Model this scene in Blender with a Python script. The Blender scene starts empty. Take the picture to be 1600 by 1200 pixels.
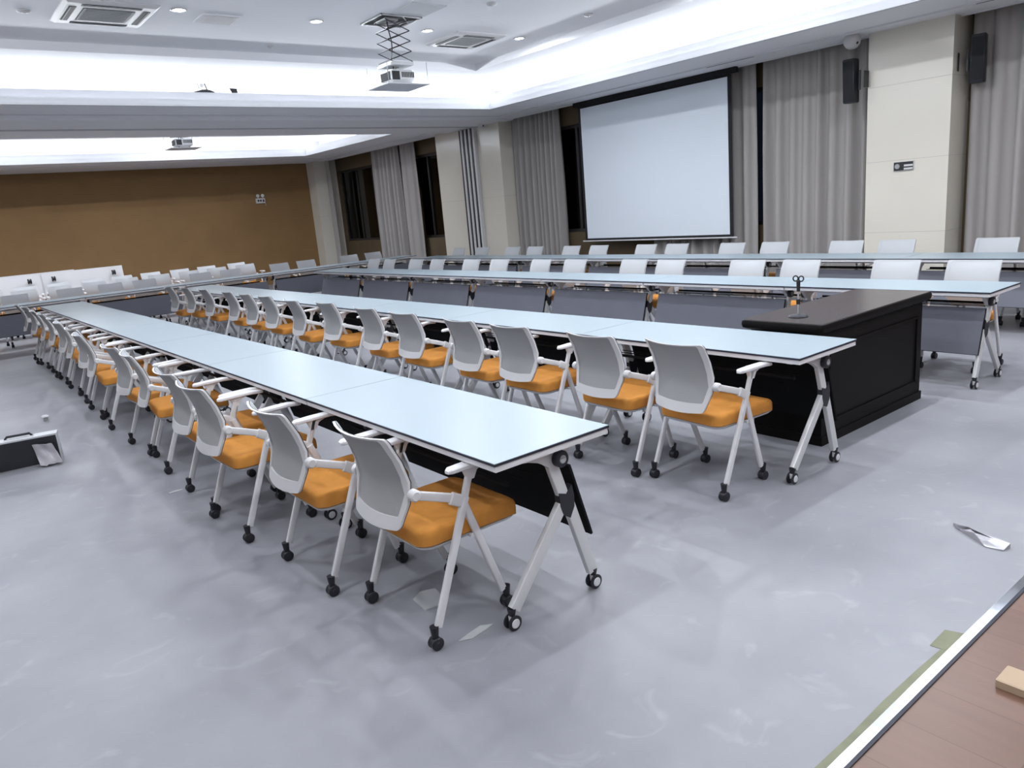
import bpy, bmesh, math, random
from mathutils import Vector, Matrix
random.seed(7)
PI = math.pi
sc = bpy.context.scene
C = sc.collection

# ------------------------------------------------------------------ camera
F_PX, CAM_H = 1174.8, 1.664
YAW, PIT, ROL = .9119, -.2328, -.0873
_f = Vector((math.cos(YAW)*math.cos(PIT), math.sin(YAW)*math.cos(PIT), math.sin(PIT)))
_r = Vector((math.sin(YAW), -math.cos(YAW), 0))
_u = _r.cross(_f)
R_ = math.cos(ROL)*_r + math.sin(ROL)*_u
U_ = -math.sin(ROL)*_r + math.cos(ROL)*_u
cd = bpy.data.cameras.new('camera')
cd.sensor_width = 36.0
cd.lens = 36.0*F_PX/1600.0
cd.clip_start = .05
cam = bpy.data.objects.new('camera', cd)
m = Matrix.Identity(4)
for i in range(3):
    m[i][0] = R_[i]; m[i][1] = U_[i]; m[i][2] = -_f[i]
m[2][3] = CAM_H
cam.matrix_world = m
C.objects.link(cam)
sc.camera = cam

# ------------------------------------------------------------------ world, view
w = bpy.data.worlds.new('night'); sc.world = w
w.use_nodes = True
w.node_tree.nodes['Background'].inputs[0].default_value = (.02, .025, .04, 1)
w.node_tree.nodes['Background'].inputs[1].default_value = .3
sc.view_settings.view_transform = 'Standard'
sc.view_settings.look = 'None'
sc.view_settings.gamma = 1
sc.view_settings.use_curve_mapping = False
sc.view_settings.exposure = 0.76
sc.cycles.use_denoising = True
sc.cycles.max_bounces = 7
sc.cycles.diffuse_bounces = 4
sc.cycles.glossy_bounces = 3
sc.cycles.transparent_max_bounces = 12
sc.cycles.sample_clamp_indirect = 6
COOL = (.90, .95, 1.0)

def area(name, loc, sx, sy, power, rot=(0, 0, 0), col=COOL, parent=None, disk=False, spread=PI):
    l = bpy.data.lights.new(name, 'AREA')
    l.shape = 'DISK' if disk else 'RECTANGLE'
    l.size = sx
    if not disk: l.size_y = sy
    l.energy = power; l.color = col; l.spread = spread
    o = bpy.data.objects.new(name, l); o.location = loc; o.rotation_euler = rot
    C.objects.link(o)
    if parent: o.parent = parent
    return o

# the two ceiling trays (x0,x1,y0,y1) and their hidden cove lights
TRAYS = [(-2.5, 8.8, -2.5, 11.3), (-2.5, 8.8, 14.6, 19.3)]
Z_SOF, Z_TROUGH, Z_RING, Z_CEN = 3.38, 3.50, 3.80, 3.90
COVE_W = 11.5      # watts per metre
for (x0, x1, y0, y1) in TRAYS:
    d = .60; tl = math.radians(60)
    for (cx, cy, L, rz) in (((x0+x1)/2, y1+d, x1-x0, 0), ((x0+x1)/2, y0-d, x1-x0, PI),
                            (x1+d, (y0+y1)/2, y1-y0, -PI/2), (x0-d, (y0+y1)/2, y1-y0, PI/2)):
        area('cove_light', (cx, cy, Z_TROUGH+.035), L, .05, COVE_W*L*(1 if y0 < 0 else .75), rot=(PI+tl, 0, rz))

# ------------------------------------------------------------------ materials
def mat(name, col, rough=.5, metal=0, spec=.5, noise=0, nscale=8, bump=0, bscale=200, col2=None, coat=0):
    m = bpy.data.materials.new(name); m.use_nodes = True
    nt = m.node_tree; b = nt.nodes['Principled BSDF']
    b.inputs['Base Color'].default_value = (*col, 1)
    b.inputs['Roughness'].default_value = rough
    b.inputs['Metallic'].default_value = metal
    b.inputs['Specular IOR Level'].default_value = spec
    b.inputs['Coat Weight'].default_value = coat
    if noise or col2 or bump:
        tc = nt.nodes.new('ShaderNodeTexCoord')
    if noise or col2:
        n = nt.nodes.new('ShaderNodeTexNoise'); n.inputs['Scale'].default_value = nscale; n.inputs['Detail'].default_value = 5
        nt.links.new(tc.outputs['Object'], n.inputs['Vector'])
        cr = nt.nodes.new('ShaderNodeValToRGB')
        c2 = col2 or tuple(c*(1-noise) for c in col)
        cr.color_ramp.elements[0].color = (*c2, 1); cr.color_ramp.elements[0].position = .3
        cr.color_ramp.elements[1].color = (*col, 1); cr.color_ramp.elements[1].position = .7
        nt.links.new(n.outputs['Fac'], cr.inputs['Fac']); nt.links.new(cr.outputs['Color'], b.inputs['Base Color'])
    if bump:
        n2 = nt.nodes.new('ShaderNodeTexNoise'); n2.inputs['Scale'].default_value = bscale
        nt.links.new(tc.outputs['Object'], n2.inputs['Vector'])
        bp = nt.nodes.new('ShaderNodeBump'); bp.inputs['Strength'].default_value = bump; bp.inputs['Distance'].default_value = .002
        nt.links.new(n2.outputs['Fac'], bp.inputs['Height']); nt.links.new(bp.outputs['Normal'], b.inputs['Normal'])
    return m

def emit(name, col, s):
    m = bpy.data.materials.new(name); m.use_nodes = True
    nt = m.node_tree; nt.nodes.clear()
    e = nt.nodes.new('ShaderNodeEmission'); e.inputs[0].default_value = (*col, 1); e.inputs[1].default_value = s
    o = nt.nodes.new('ShaderNodeOutputMaterial'); nt.links.new(e.outputs[0], o.inputs[0])
    return m

M = {}
M['ceil'] = mat('ceiling_paint', (.88, .88, .91), .8)
M['lip'] = mat('cornice_paint', (.70, .71, .74), .7)
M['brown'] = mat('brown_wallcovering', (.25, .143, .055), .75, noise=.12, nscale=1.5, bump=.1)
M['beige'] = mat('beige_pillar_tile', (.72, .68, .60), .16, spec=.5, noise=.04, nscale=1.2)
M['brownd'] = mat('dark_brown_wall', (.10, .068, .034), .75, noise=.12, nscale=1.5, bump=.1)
M['wallw'] = mat('beige_wall_paint', (.5, .46, .40), .7)
M['curtain'] = mat('taupe_curtain_cloth', (.37, .348, .335), .9, spec=.15, bump=.3, bscale=500)
M['white'] = mat('white_powder_coat', (.66, .65, .67), .35)
M['whitepl'] = mat('white_plastic', (.62, .61, .62), .4)
M['top'] = mat('white_laminate', (.300, .365, .410), .33, spec=.5)
M['edge'] = mat('dark_edge_band', (.012, .014, .03), .5)
M['black'] = mat('black_plastic', (.012, .012, .018), .45)
M['alu'] = mat('light_grey_leg_metal', (.62, .62, .63), .38, metal=.25)
M['hub'] = mat('grey_white_hub', (.6, .6, .62), .4)
M['orange'] = mat('orange_fabric', (.58, .245, .050), .85, spec=.2, noise=.10, nscale=30, bump=.25, bscale=900)
M['panelg'] = mat('grey_panel_fabric', (.15, .155, .185), .75, spec=.25, noise=.06, nscale=3)
M['panelb'] = mat('black_panel_back', (.006, .006, .007), .8, spec=.15)
M['chrome'] = mat('polished_steel', (.62, .65, .69), .14, metal=1, bump=.35, bscale=9)
M['screen'] = mat('projection_cloth', (.70, .75, .82), .8, spec=.2)
M['blackcloth'] = mat('black_border_cloth', (.006, .006, .009), .8)
M['darkwood'] = mat('black_brown_desk', (.006, .005, .005), .5, spec=.12)
M['desktop'] = mat('dark_desk_veneer', (.048, .038, .040), .26, spec=.5)
M['residue'] = mat('olive_glue_residue', (.21, .215, .14), .7, noise=.2, nscale=12)
M['paper'] = mat('pale_paper', (.44, .45, .46), .8)
M['card'] = mat('tan_cardboard', (.42, .31, .215), .8)
M['frame'] = mat('dark_window_frame', (.02, .017, .018), .4)
M['grille'] = mat('grey_grille', (.33, .34, .35), .6)
M['greycover'] = mat('grey_ceiling_cover', (.58, .585, .61), .6)
M['lamp'] = emit('lamp_lens', (.95, .98, 1.0), 14)
M['silver'] = mat('silver_aluminium', (.55, .56, .58), .3, metal=.8)
M['foil'] = mat('clear_plastic_bag', (.35, .34, .37), .22, spec=.7)
M['slotdark'] = mat('dark_slot', (.015, .016, .018), .6)
M['pan'] = mat('projector_white', (.66, .67, .69), .4)

def mesh_cloth():
    m = bpy.data.materials.new('grey_mesh_back'); m.use_nodes = True
    nt = m.node_tree; b = nt.nodes['Principled BSDF']
    b.inputs['Base Color'].default_value = (.36, .36, .365, 1); b.inputs['Roughness'].default_value = .7
    b.inputs['Specular IOR Level'].default_value = .2
    tc = nt.nodes.new('ShaderNodeTexCoord')
    n = nt.nodes.new('ShaderNodeTexWave'); n.inputs['Scale'].default_value = 90; n.bands_direction = 'Z'
    nt.links.new(tc.outputs['Object'], n.inputs['Vector'])
    mr = nt.nodes.new('ShaderNodeMapRange'); mr.inputs['To Min'].default_value = .03; mr.inputs['To Max'].default_value = .15
    nt.links.new(n.outputs['Fac'], mr.inputs['Value'])
    t = nt.nodes.new('ShaderNodeBsdfTransparent'); mx = nt.nodes.new('ShaderNodeMixShader')
    nt.links.new(mr.outputs[0], mx.inputs[0]); nt.links.new(b.outputs[0], mx.inputs[1]); nt.links.new(t.outputs[0], mx.inputs[2])
    nt.links.new(mx.outputs[0], nt.nodes['Material Output'].inputs[0])
    return m
M['mesh'] = mesh_cloth()
M['cloth'] = mat('pale_back_cloth', (.46, .475, .50), .8, spec=.2, bump=.15, bscale=600)

def glass():
    m = bpy.data.materials.new('window_glass'); m.use_nodes = True
    nt = m.node_tree; nt.nodes.clear()
    g = nt.nodes.new('ShaderNodeBsdfGlossy'); g.inputs['Roughness'].default_value = .02
    t = nt.nodes.new('ShaderNodeBsdfTransparent'); t.inputs[0].default_value = (.55, .58, .62, 1)
    fr = nt.nodes.new('ShaderNodeFresnel'); fr.inputs[0].default_value = 1.5
    mx = nt.nodes.new('ShaderNodeMixShader'); o = nt.nodes.new('ShaderNodeOutputMaterial')
    nt.links.new(fr.outputs[0], mx.inputs[0]); nt.links.new(t.outputs[0], mx.inputs[1]); nt.links.new(g.outputs[0], mx.inputs[2])
    nt.links.new(mx.outputs[0], o.inputs[0])
    return m
M['glass'] = glass()

def floor_mat():
    m = bpy.data.materials.new('grey_resin_floor'); m.use_nodes = True
    nt = m.node_tree; b = nt.nodes['Principled BSDF']
    tc = nt.nodes.new('ShaderNodeTexCoord')
    n = nt.nodes.new('ShaderNodeTexNoise'); n.inputs['Scale'].default_value = .9; n.inputs['Detail'].default_value = 6; n.inputs['Roughness'].default_value = .55
    nt.links.new(tc.outputs['Object'], n.inputs['Vector'])
    cr = nt.nodes.new('ShaderNodeValToRGB')
    cr.color_ramp.elements[0].position = .32; cr.color_ramp.elements[0].color = (.215, .217, .243, 1)
    cr.color_ramp.elements[1].position = .68; cr.color_ramp.elements[1].color = (.305, .307, .335, 1)
    nt.links.new(n.outputs['Fac'], cr.inputs['Fac'])
    # faint dusty scuffs
    n2 = nt.nodes.new('ShaderNodeTexNoise'); n2.inputs['Scale'].default_value = 4.5; n2.inputs['Detail'].default_value = 8; n2.inputs['Distortion'].default_value = 1.4
    nt.links.new(tc.outputs['Object'], n2.inputs['Vector'])
    c2 = nt.nodes.new('ShaderNodeValToRGB'); c2.color_ramp.elements[0].position = .60; c2.color_ramp.elements[1].position = .78
    c2.color_ramp.elements[0].color = (0, 0, 0, 1); c2.color_ramp.elements[1].color = (.35, .35, .35, 1)
    nt.links.new(n2.outputs['Fac'], c2.inputs['Fac'])
    mx = nt.nodes.new('ShaderNodeMix'); mx.data_type = 'RGBA'
    nt.links.new(c2.outputs['Color'], mx.inputs[0]); nt.links.new(cr.outputs['Color'], mx.inputs[6]); mx.inputs[7].default_value = (.43, .435, .46, 1)
    nt.links.new(mx.outputs[2], b.inputs['Base Color'])
    b.inputs['Roughness'].default_value = .42
    b.inputs['Specular IOR Level'].default_value = .35
    return m
M['floor'] = floor_mat()

def wood_mat():
    m = bpy.data.materials.new('brown_plank_floor'); m.use_nodes = True
    nt = m.node_tree; b = nt.nodes['Principled BSDF']
    tc = nt.nodes.new('ShaderNodeTexCoord')
    mp = nt.nodes.new('ShaderNodeMapping'); mp.inputs['Rotation'].default_value = (0, 0, PI/2); mp.inputs['Location'].default_value = (.12, .12, 0)
    nt.links.new(tc.outputs['Object'], mp.inputs['Vector'])
    br = nt.nodes.new('ShaderNodeTexBrick'); br.inputs['Scale'].default_value = 1.0
    br.inputs['Mortar Size'].default_value = .0016; br.inputs['Brick Width'].default_value = .95; br.inputs['Row Height'].default_value = .225
    br.inputs['Color1'].default_value = (.135, .068, .046, 1); br.inputs['Color2'].default_value = (.155, .081, .056, 1); br.inputs['Mortar'].default_value = (.09, .045, .03, 1)
    nt.links.new(mp.outputs[0], br.inputs['Vector'])
    n = nt.nodes.new('ShaderNodeTexNoise'); n.inputs['Scale'].default_value = 2.5; n.inputs['Detail'].default_value = 6
    mp2 = nt.nodes.new('ShaderNodeMapping'); mp2.inputs['Scale'].default_value = (9, 1, 1)
    nt.links.new(tc.outputs['Object'], mp2.inputs['Vector']); nt.links.new(mp2.outputs[0], n.inputs['Vector'])
    mx = nt.nodes.new('ShaderNodeMix'); mx.data_type = 'RGBA'; mx.blend_type = 'MULTIPLY'; mx.inputs[0].default_value = .35
    nt.links.new(br.outputs['Color'], mx.inputs[6]); nt.links.new(n.outputs['Fac'], mx.inputs[7])
    hs = nt.nodes.new('ShaderNodeHueSaturation'); hs.inputs['Value'].default_value = 1.25
    nt.links.new(mx.outputs[2], hs.inputs['Color']); nt.links.new(hs.outputs[0], b.inputs['Base Color'])
    b.inputs['Roughness'].default_value = .38
    return m
M['wood'] = wood_mat()

# ------------------------------------------------------------------ mesh builder
class MB:
    def __init__(s): s.v = []; s.f = []; s.m = []; s.mats = []
    def mi(s, k):
        if k not in s.mats: s.mats.append(k)
        return s.mats.index(k)
    def add(s, vs, fs, k):
        b = len(s.v); s.v += [tuple(v) for v in vs]; i = s.mi(k)
        for f in fs: s.f.append(tuple(b+a for a in f)); s.m.append(i)
    def box(s, x0, x1, y0, y1, z0, z1, k):
        vs = [(x, y, z) for z in (z0, z1) for y in (y0, y1) for x in (x0, x1)]
        s.add(vs, [(0, 2, 3, 1), (4, 5, 7, 6), (0, 1, 5, 4), (2, 6, 7, 3), (0, 4, 6, 2), (1, 3, 7, 5)], k)
        return s
    def loft(s, loops, k, cap0=True, cap1=True, closed=True):
        n = len(loops[0]); vs = [p for l in loops for p in l]; fs = []
        for i in range(len(loops)-1):
            for j in range(n if closed else n-1):
                a = i*n+j; b = i*n+(j+1) % n
                fs.append((a, b, b+n, a+n))
        if cap0: fs.append(tuple(reversed(range(n))))
        if cap1: fs.append(tuple(range((len(loops)-1)*n, len(loops)*n)))
        s.add(vs, fs, k); return s
    def bar(s, a, b, w, t, k, side=(0, 1, 0), r=.35, n=3):
        """flat tube of width w (in the plane) and thickness t (along side) from a to b, rounded corners"""
        a = Vector(a); b = Vector(b); d = (b-a).normalized(); sd = Vector(side); sd = (sd-d*sd.dot(d)).normalized(); up = d.cross(sd)
        rr = min(w, t)*r; pts = []
        for (cx, cy, a0) in ((w/2-rr, t/2-rr, 0), (-w/2+rr, t/2-rr, 90), (-w/2+rr, -t/2+rr, 180), (w/2-rr, -t/2+rr, 270)):
            for q in range(n+1):
                an = math.radians(a0+90*q/n); pts.append((cx+rr*math.cos(an), cy+rr*math.sin(an)))
        s.loft([[c+up*p[0]+sd*p[1] for p in pts] for c in (a, b)], k); return s
    def cyl(s, a, b, r, k, n=16, r2=None):
        a = Vector(a); b = Vector(b); d = (b-a).normalized()
        x = d.orthogonal().normalized(); y = d.cross(x); r2 = r if r2 is None else r2
        s.loft([[c+x*(R*math.cos(2*PI*i/n))+y*(R*math.sin(2*PI*i/n)) for i in range(n)] for c, R in ((a, r), (b, r2))], k); return s
    def lathe(s, o, d, prof, k, n=20):
        o = Vector(o); d = Vector(d).normalized(); x = d.orthogonal().normalized(); y = d.cross(x)
        s.loft([[o+d*h+x*(R*math.cos(2*PI*i/n))+y*(R*math.sin(2*PI*i/n)) for i in range(n)] for (R, h) in prof], k); return s
    def tube(s, pts, r, k, n=8):
        pts = [Vector(p) for p in pts]; loops = []
        up = None
        for i, p in enumerate(pts):
            d = (pts[min(i+1, len(pts)-1)]-pts[max(i-1, 0)]).normalized()
            if up is None: up = d.orthogonal().normalized()
            up = (up-d*up.dot(d)).normalized(); y = d.cross(up)
            loops.append([p+up*(r*math.cos(2*PI*j/n))+y*(r*math.sin(2*PI*j/n)) for j in range(n)])
        s.loft(loops, k); return s
    def prism(s, poly, lo, hi, axis, k):
        def P(p, h):
            return {'y': (p[0], h, p[1]), 'z': (p[0], p[1], h), 'x': (h, p[0], p[1])}[axis]
        s.loft([[P(p, lo) for p in poly], [P(p, hi) for p in poly]], k); return s
    def build(s, name, parent=None, smooth=35, loc=None):
        me = bpy.data.meshes.new(name)
        me.from_pydata(s.v, [], s.f)
        for k in s.mats: me.materials.append(M[k])
        me.polygons.foreach_set('material_index', s.m)
        bm = bmesh.new(); bm.from_mesh(me); bmesh.ops.recalc_face_normals(bm, faces=bm.faces); bm.to_mesh(me); bm.free()
        if smooth:
            me.shade_smooth(); me.set_sharp_from_angle(angle=math.radians(smooth))
        me.update()
        o = bpy.data.objects.new(name, me); C.objects.link(o)
        if parent: o.parent = parent
        if loc: o.location = loc
        return o

def rrect(hx, hy, r, z, n=5, cx=0, cy=0):
    out = []
    for (sx, sy, a0) in ((1, 1, 0), (-1, 1, 90), (-1, -1, 180), (1, -1, 270)):
        for q in range(n+1):
            an = math.radians(a0+90*q/n)
            out.append((cx+sx*(hx-r)+r*math.cos(an), cy+sy*(hy-r)+r*math.sin(an), z))
    return out

def tag(o, label=None, cat=None, group=None, kind=None):
    if label: o['label'] = label
    if cat: o['category'] = cat
    if group: o['group'] = group
    if kind: o['kind'] = kind
    return o
def thing(name, label, cat, loc=(0, 0, 0), rz=0, group=None):
    o = bpy.data.objects.new(name, None); C.objects.link(o); o.location = loc; o.rotation_euler = (0, 0, rz)
    o.empty_display_size = .1
    return tag(o, label, cat, group)
def struct(o): return tag(o, kind='structure')
def copy_tree(o, parent=None):
    c = o.copy(); C.objects.link(c); c.parent = parent
    for ch in KIDS[o.name]: 
        KIDS.setdefault(c.name, []); copy_tree(ch, c)
    return c
KIDS = {}
def index_kids(root):
    for o in [root]+list(root.children_recursive): KIDS[o.name] = list(o.children)

# ================================================================== ROOM SHELL
X_L, X_R, Y_B, Y_F = -4.0, 10.6, -4.0, 21.8
struct(MB().box(X_L, X_R+.3, .964, Y_F+.2, -.1, 0, 'floor').build('floor', smooth=0))
struct(MB().box(X_L, X_R+.3, Y_B, .921, -.1, -.004, 'wood').build('floor', smooth=0))
# polished threshold between the two floors, with its dark joint
b = MB(); b.box(X_L, X_R, .932, .964, -.05, .003, 'chrome'); b.box(X_L, X_R, .921, .932, -.05, .001, 'edge')
struct(b.build('trim_1', smooth=0))

# walls
struct(MB().box(X_L-.2, X_R+.3, Y_F, Y_F+.2, 0, 4.1, 'brown').build('wall_far', smooth=0))
struct(MB().box(X_L-.2, X_L, Y_B, Y_F, 0, 4.1, 'wallw').build('wall_left', smooth=0))
struct(MB().box(X_L-.2, X_R+.3, Y_B-.2, Y_B, 0, 4.1, 'wallw').build('wall_near', smooth=0))
WINS = [(5.35, 12.0), (15.45, 21.15)]
WZ0, WZ1 = 1.03, 3.07
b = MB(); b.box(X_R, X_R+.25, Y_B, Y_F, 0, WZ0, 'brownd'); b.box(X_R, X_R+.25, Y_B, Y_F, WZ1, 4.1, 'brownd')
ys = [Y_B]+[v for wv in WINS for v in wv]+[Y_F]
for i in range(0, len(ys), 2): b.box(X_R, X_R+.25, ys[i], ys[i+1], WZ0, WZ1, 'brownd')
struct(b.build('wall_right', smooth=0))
for n, (a, c) in enumerate(WINS):
    fr = MB(); t = .06
    fr.box(X_R+.06, X_R+.12, a, c, WZ0, WZ0+t, 'frame'); fr.box(X_R+.06, X_R+.12, a, c, WZ1-t, WZ1, 'frame')
    k = max(2, round((c-a)/.9)); 
    for q in range(k+1):
        yy = a+(c-a)*q/k; fr.box(X_R+.058, X_R+.122, max(a, yy-.03), min(c, yy+.03), WZ0, WZ1, 'frame')
    o = struct(fr.build('window_%d' % (n+1), smooth=0))
    MB().box(X_R+.085, X_R+.093, a+.02, c-.02, WZ0+.02, WZ1-.02, 'glass').build('pane', parent=o, smooth=0)

# ceiling: soffit, stepped cove lips, troughs, glowing rings, centre panels
def rect(x0, x1, y0, y1, z, d=0): return [(x0-d, y0-d, z), (x1+d, y0-d, z), (x1+d, y1+d, z), (x0-d, y1+d, z)]
b = MB()
XS = 10.3
(tx0, tx1, ta0, ta1), (_, _, tb0, tb1) = TRAYS
for (x0, x1, y0, y1) in ((X_L, XS, Y_B, ta0), (X_L, XS, ta1, 12.5), (X_L, XS, tb1, Y_F), (X_L, tx0, ta0, ta1), (X_L, tx0, tb0, tb1), (tx1, XS, ta0, ta1), (tx1, XS, tb0, tb1)):
    b.add([(x0, y0, Z_SOF), (x1, y0, Z_SOF), (x1, y1, Z_SOF), (x0, y1, Z_SOF)], [(0, 3, 2, 1)], 'ceil')
b.box(X_L, XS, 12.5, tb0, 3.345, 3.3801, 'ceil')
b.box(XS-.02, XS, Y_B, Y_F, Z_SOF, 3.75, 'ceil')
b.add([(XS-.02, Y_B, 3.75), (X_R+.1, Y_B, 3.75), (X_R+.1, Y_F, 3.75), (XS-.02, Y_F, 3.75)], [(0, 3, 2, 1)], 'ceil')
for (x0, x1, y0, y1) in TRAYS:
    for (pa, pb) in (((.09, Z_TROUGH), (.80, Z_TROUGH)), ((.80, Z_TROUGH), (.80, Z_RING)), ((.80, Z_RING), (-1.0, Z_RING)), ((-1.0, Z_RING), (-1.0, Z_CEN))):
        b.loft([rect(x0, x1, y0, y1, pa[1], pa[0]), rect(x0, x1, y0, y1, pb[1], pb[0])], 'ceil', False, False)
    b.add(rect(x0, x1, y0, y1, Z_CEN, -1.0), [(0, 3, 2, 1)], 'ceil')
struct(b.build('ceiling', smooth=0))
for n, (x0, x1, y0, y1) in enumerate(TRAYS):
    b = MB(); pr = [(-.015, Z_SOF-.012), (-.015, Z_SOF+.018), (0, Z_SOF+.018), (0, 3.462), (.05, 3.462), (.05, 3.565), (.09, 3.565), (.09, Z_TROUGH), (.09, Z_SOF), (.05, Z_SOF-.012)]
    L = [rect(x0, x1, y0, y1, z, d) for d, z in pr]; L.append(L[0])
    b.loft(L, 'lip', False, False)
    struct(b.build('trim_%d' % (n+2), smooth=0))
for n, (x0, x1, y0, y1) in enumerate(((-2.5, 8.8, -2.5, 11.3), (-2.5, 8.8, 15.4, 19.3))):
    b = MB(); L = [rect(x0, x1, y0, y1, z, d) for d, z in ((.86, Z_SOF), (.862, Z_SOF-.016), (.89, Z_SOF-.016), (.905, Z_SOF))]; L.append(L[0])
    if n == 0: b.loft(L, 'lip', False, False)
    else:
        # the farther bead runs only along the window side and the brown wall
        for (p0, p1, w_) in (((x1+.86, tb0+.05), (x1+.86, y1+.86), 'y'), ((x0, y1+.86), (x1+.89, y1+.86), 'x')):
            if w_ == 'y': b.box(p0[0], p0[0]+.03, p0[1], p1[1], Z_SOF-.016, Z_SOF, 'lip')
            else: b.box(p0[0], p1[0], p0[1], p0[1]+.03, Z_SOF-.016, Z_SOF, 'lip')
    struct(b.build('trim_%d' % (n+6), smooth=0))
# track of the folding partition under the beam
struct(MB().box(X_L, 10.1, 13.46, 13.50, 3.325, 3.346, 'greycover').build('trim_4', smooth=0))
# outer edge bead of the soffit
struct(MB().box(XS-.04, XS, Y_B, Y_F, Z_SOF-.015, Z_SOF+.002, 'lip').build('trim_5', smooth=0))

# pillars
def pillar(y0, y1, zs, x0=10.1):
    b = MB(); zz = [0]+zs+[Z_SOF+.02]
    for i in range(len(zz)-1):
        g = .003 if i else 0
        b.box(x0, X_R, y0, y1, zz[i]+g, zz[i+1], 'beige')
    b.box(x0+.004, X_R, y0+.004, y1-.004, .02, Z_SOF, 'grille')
    return struct(b.build('wall_pillar', smooth=0))
pillar(4.05, 5.06, [.90, 1.80, 2.72])
pillar(12.75, 15.12, [1.86])
pillar(21.3, Y_F, [1.80], 9.9)

# ================================================================== FLIP-TOP TABLES
TL = 1.67
def caster(mb, x, y, h=.082, r=.031, table=False):
    """twin-wheel caster under a leg that ends at height h"""
    t = .011
    for s in (-1, 1):
        mb.lathe((x, y+s*.010, r), (0, s, 0), [(r*.86, 0), (r, .003), (r, t-.003), (r*.84, t)], 'black', 18)
        if table: mb.lathe((x, y+s*(.010+t), r), (0, s, 0), [(r*.62, 0), (r*.55, .003)], 'hub', 14)
        else: mb.lathe((x, y+s*(.010+t), r), (0, s, 0), [(r*.4, 0), (r*.34, .002)], 'black', 10)
    mb.cyl((x, y-.012, r), (x, y+.012, r), .008 if table else .024, 'black', 14)
    mb.prism([(x-.012, r), (x+.012, r), (x+.014, r*1.9), (x-.014, r*1.9)], y-.008, y+.008, 'y', 'hub' if table else 'black')
    mb.cyl((x, y, r*1.8), (x, y, h), .013, 'black', 10, .019)

def make_table():
    T = thing('folding_table', '', 'table')
    b = MB(); h = .3; l = TL/2-.002
    b.box(-h, h, -l, l, .7385, .7415, 'edge'); b.box(-h, h, -l, l, .7415, .7478, 'edge')
    b.box(-h+.0015, h-.0015, -l+.001, l-.001, .7478, .7500, 'top')
    b.box(-h+.006, h-.006, -l+.004, l-.004, .714, .7385, 'white')
    b.build('tabletop', T, 0)
    # modesty panel: grey outside, black inside
    a = Vector((.138, 0, .604)); c = Vector((.240, 0, .262)); d = (c-a).normalized(); nn = Vector((-d.z, 0, d.x))
    if nn.x < 0: nn = -nn
    b = MB(); w2 = .755
    def sheet(o0, o1, k, i0=0, i1=0):
        b.loft([[a+d*i1+nn*o0+Vector((0, sy*(w2-i0), 0)) for sy in (-1, 1)]+[a+d*i1+nn*o1+Vector((0, sy*(w2-i0), 0)) for sy in (1, -1)],
                [c-d*i1+nn*o0+Vector((0, sy*(w2-i0), 0)) for sy in (-1, 1)]+[c-d*i1+nn*o1+Vector((0, sy*(w2-i0), 0)) for sy in (1, -1)]], k)
    sheet(-.007, .004, 'panelb'); sheet(.004, .008, 'panelg', .004, .003)
    b.build('modesty_panel', T, 0)
    b = MB(); b.bar((.06, -.72, .69), (.06, .72, .69), .045, .035, 'alu', (0, 0, 1)); b.build('crossbeam', T)
    b = MB(); b.bar((-.16, -.72, .60), (-.16, .72, .60), .018, .018, 'panelb', (0, 0, 1))
    for q in range(3):
        x = -.14+.06*q; b.bar((x, -.70, .598), (x, .70, .598), .006, .006, 'panelb', (0, 0, 1), n=1)
    b.build('book_rack', T)
    for s in (-1, 1):
        y = s*(TL/2-.095)
        # bracket under the top
        poly = [(-.27, .716), (.275, .716), (.265, .705), (.16, .690), (.118, .648), (.095, .622), (.040, .612), (.012, .636), (-.03, .660), (-.08, .676), (-.16, .688), (-.25, .700)]
        bk = MB().prism(poly, y-.014, y+.014, 'y', 'alu').build('bracket', T)
        kb = MB(); kb.lathe((.078, y+s*.012, .652), (0, s, 0), [(.033, 0), (.036, .004), (.036, .026), (.031, .032)], 'black', 20)
        kb.lathe((.078, y+s*.044, .652), (0, s, 0), [(.018, 0), (.015, .003)], 'grille', 14)
        kb.build('flip_knob', bk)
        MB().bar((.050, y, .630), (.104, y, .462), .052, .026, 'alu', r=.15).build('post', T)
        MB().prism([(.068, .500), (.108, .486), (.140, .520), (.150, .470), (.148, .420), (.122, .375), (.086, .398), (.072, .440)], y-.016, y+.016, 'y', 'black').build('hinge', T)
        MB().bar((.088, y, .44), (-.204, y, .085), .052, .028, 'alu', r=.15).build('leg', T)
        MB().bar((.125, y, .44), (.238, y, .085), .052, .028, 'alu', r=.15).build('leg', T)
        legs = [o for o in T.children if o.name.startswith('leg')][-2:]
        for lg, x in zip(legs, (-.216, .244)):
            c_ = MB(); caster(c_, x, y, .092, .033, True); c_.build('caster', lg)
    bpy.context.view_layer.update(); index_kids(T)
    return T

ORD = ['first', 'second', 'third', 'fourth', 'fifth', 'sixth', 'seventh', 'eighth', 'ninth', 'tenth', 'eleventh', 'twelfth', 'thirteenth', 'fourteenth']
table0 = make_table(); used = [False]
def place_table(x, y, rz, label, group):
    o = table0 if not used[0] else copy_tree(table0); used[0] = True
    o.location = (x, y, 0); o.rotation_euler = (0, 0, rz); o['label'] = label; o['group'] = group
    return o
Y0 = 2.115
ROWX = [1.825, 3.865, 6.405, 8.65]
for k in range(7):
    y = Y0+TL*(k+.5)
    place_table(ROWX[0], y, 0, 'white-topped flip table, %s from the near end of the nearest long row' % ORD[k], 'flip tables of the nearest row')
    place_table(ROWX[1], y, 0, 'white-topped flip table, %s from the near end of the second long row' % ORD[k], 'flip tables of the second row')
    place_table(ROWX[2], y, PI, 'white flip table with grey front panel, %s from the right end of the third row' % ORD[k], 'flip tables of the third row')
    place_table(ROWX[3], y, PI, 'white flip table, %s from the right end of the row nearest the curtains' % ORD[k], 'flip tables of the row by the curtains')
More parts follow.
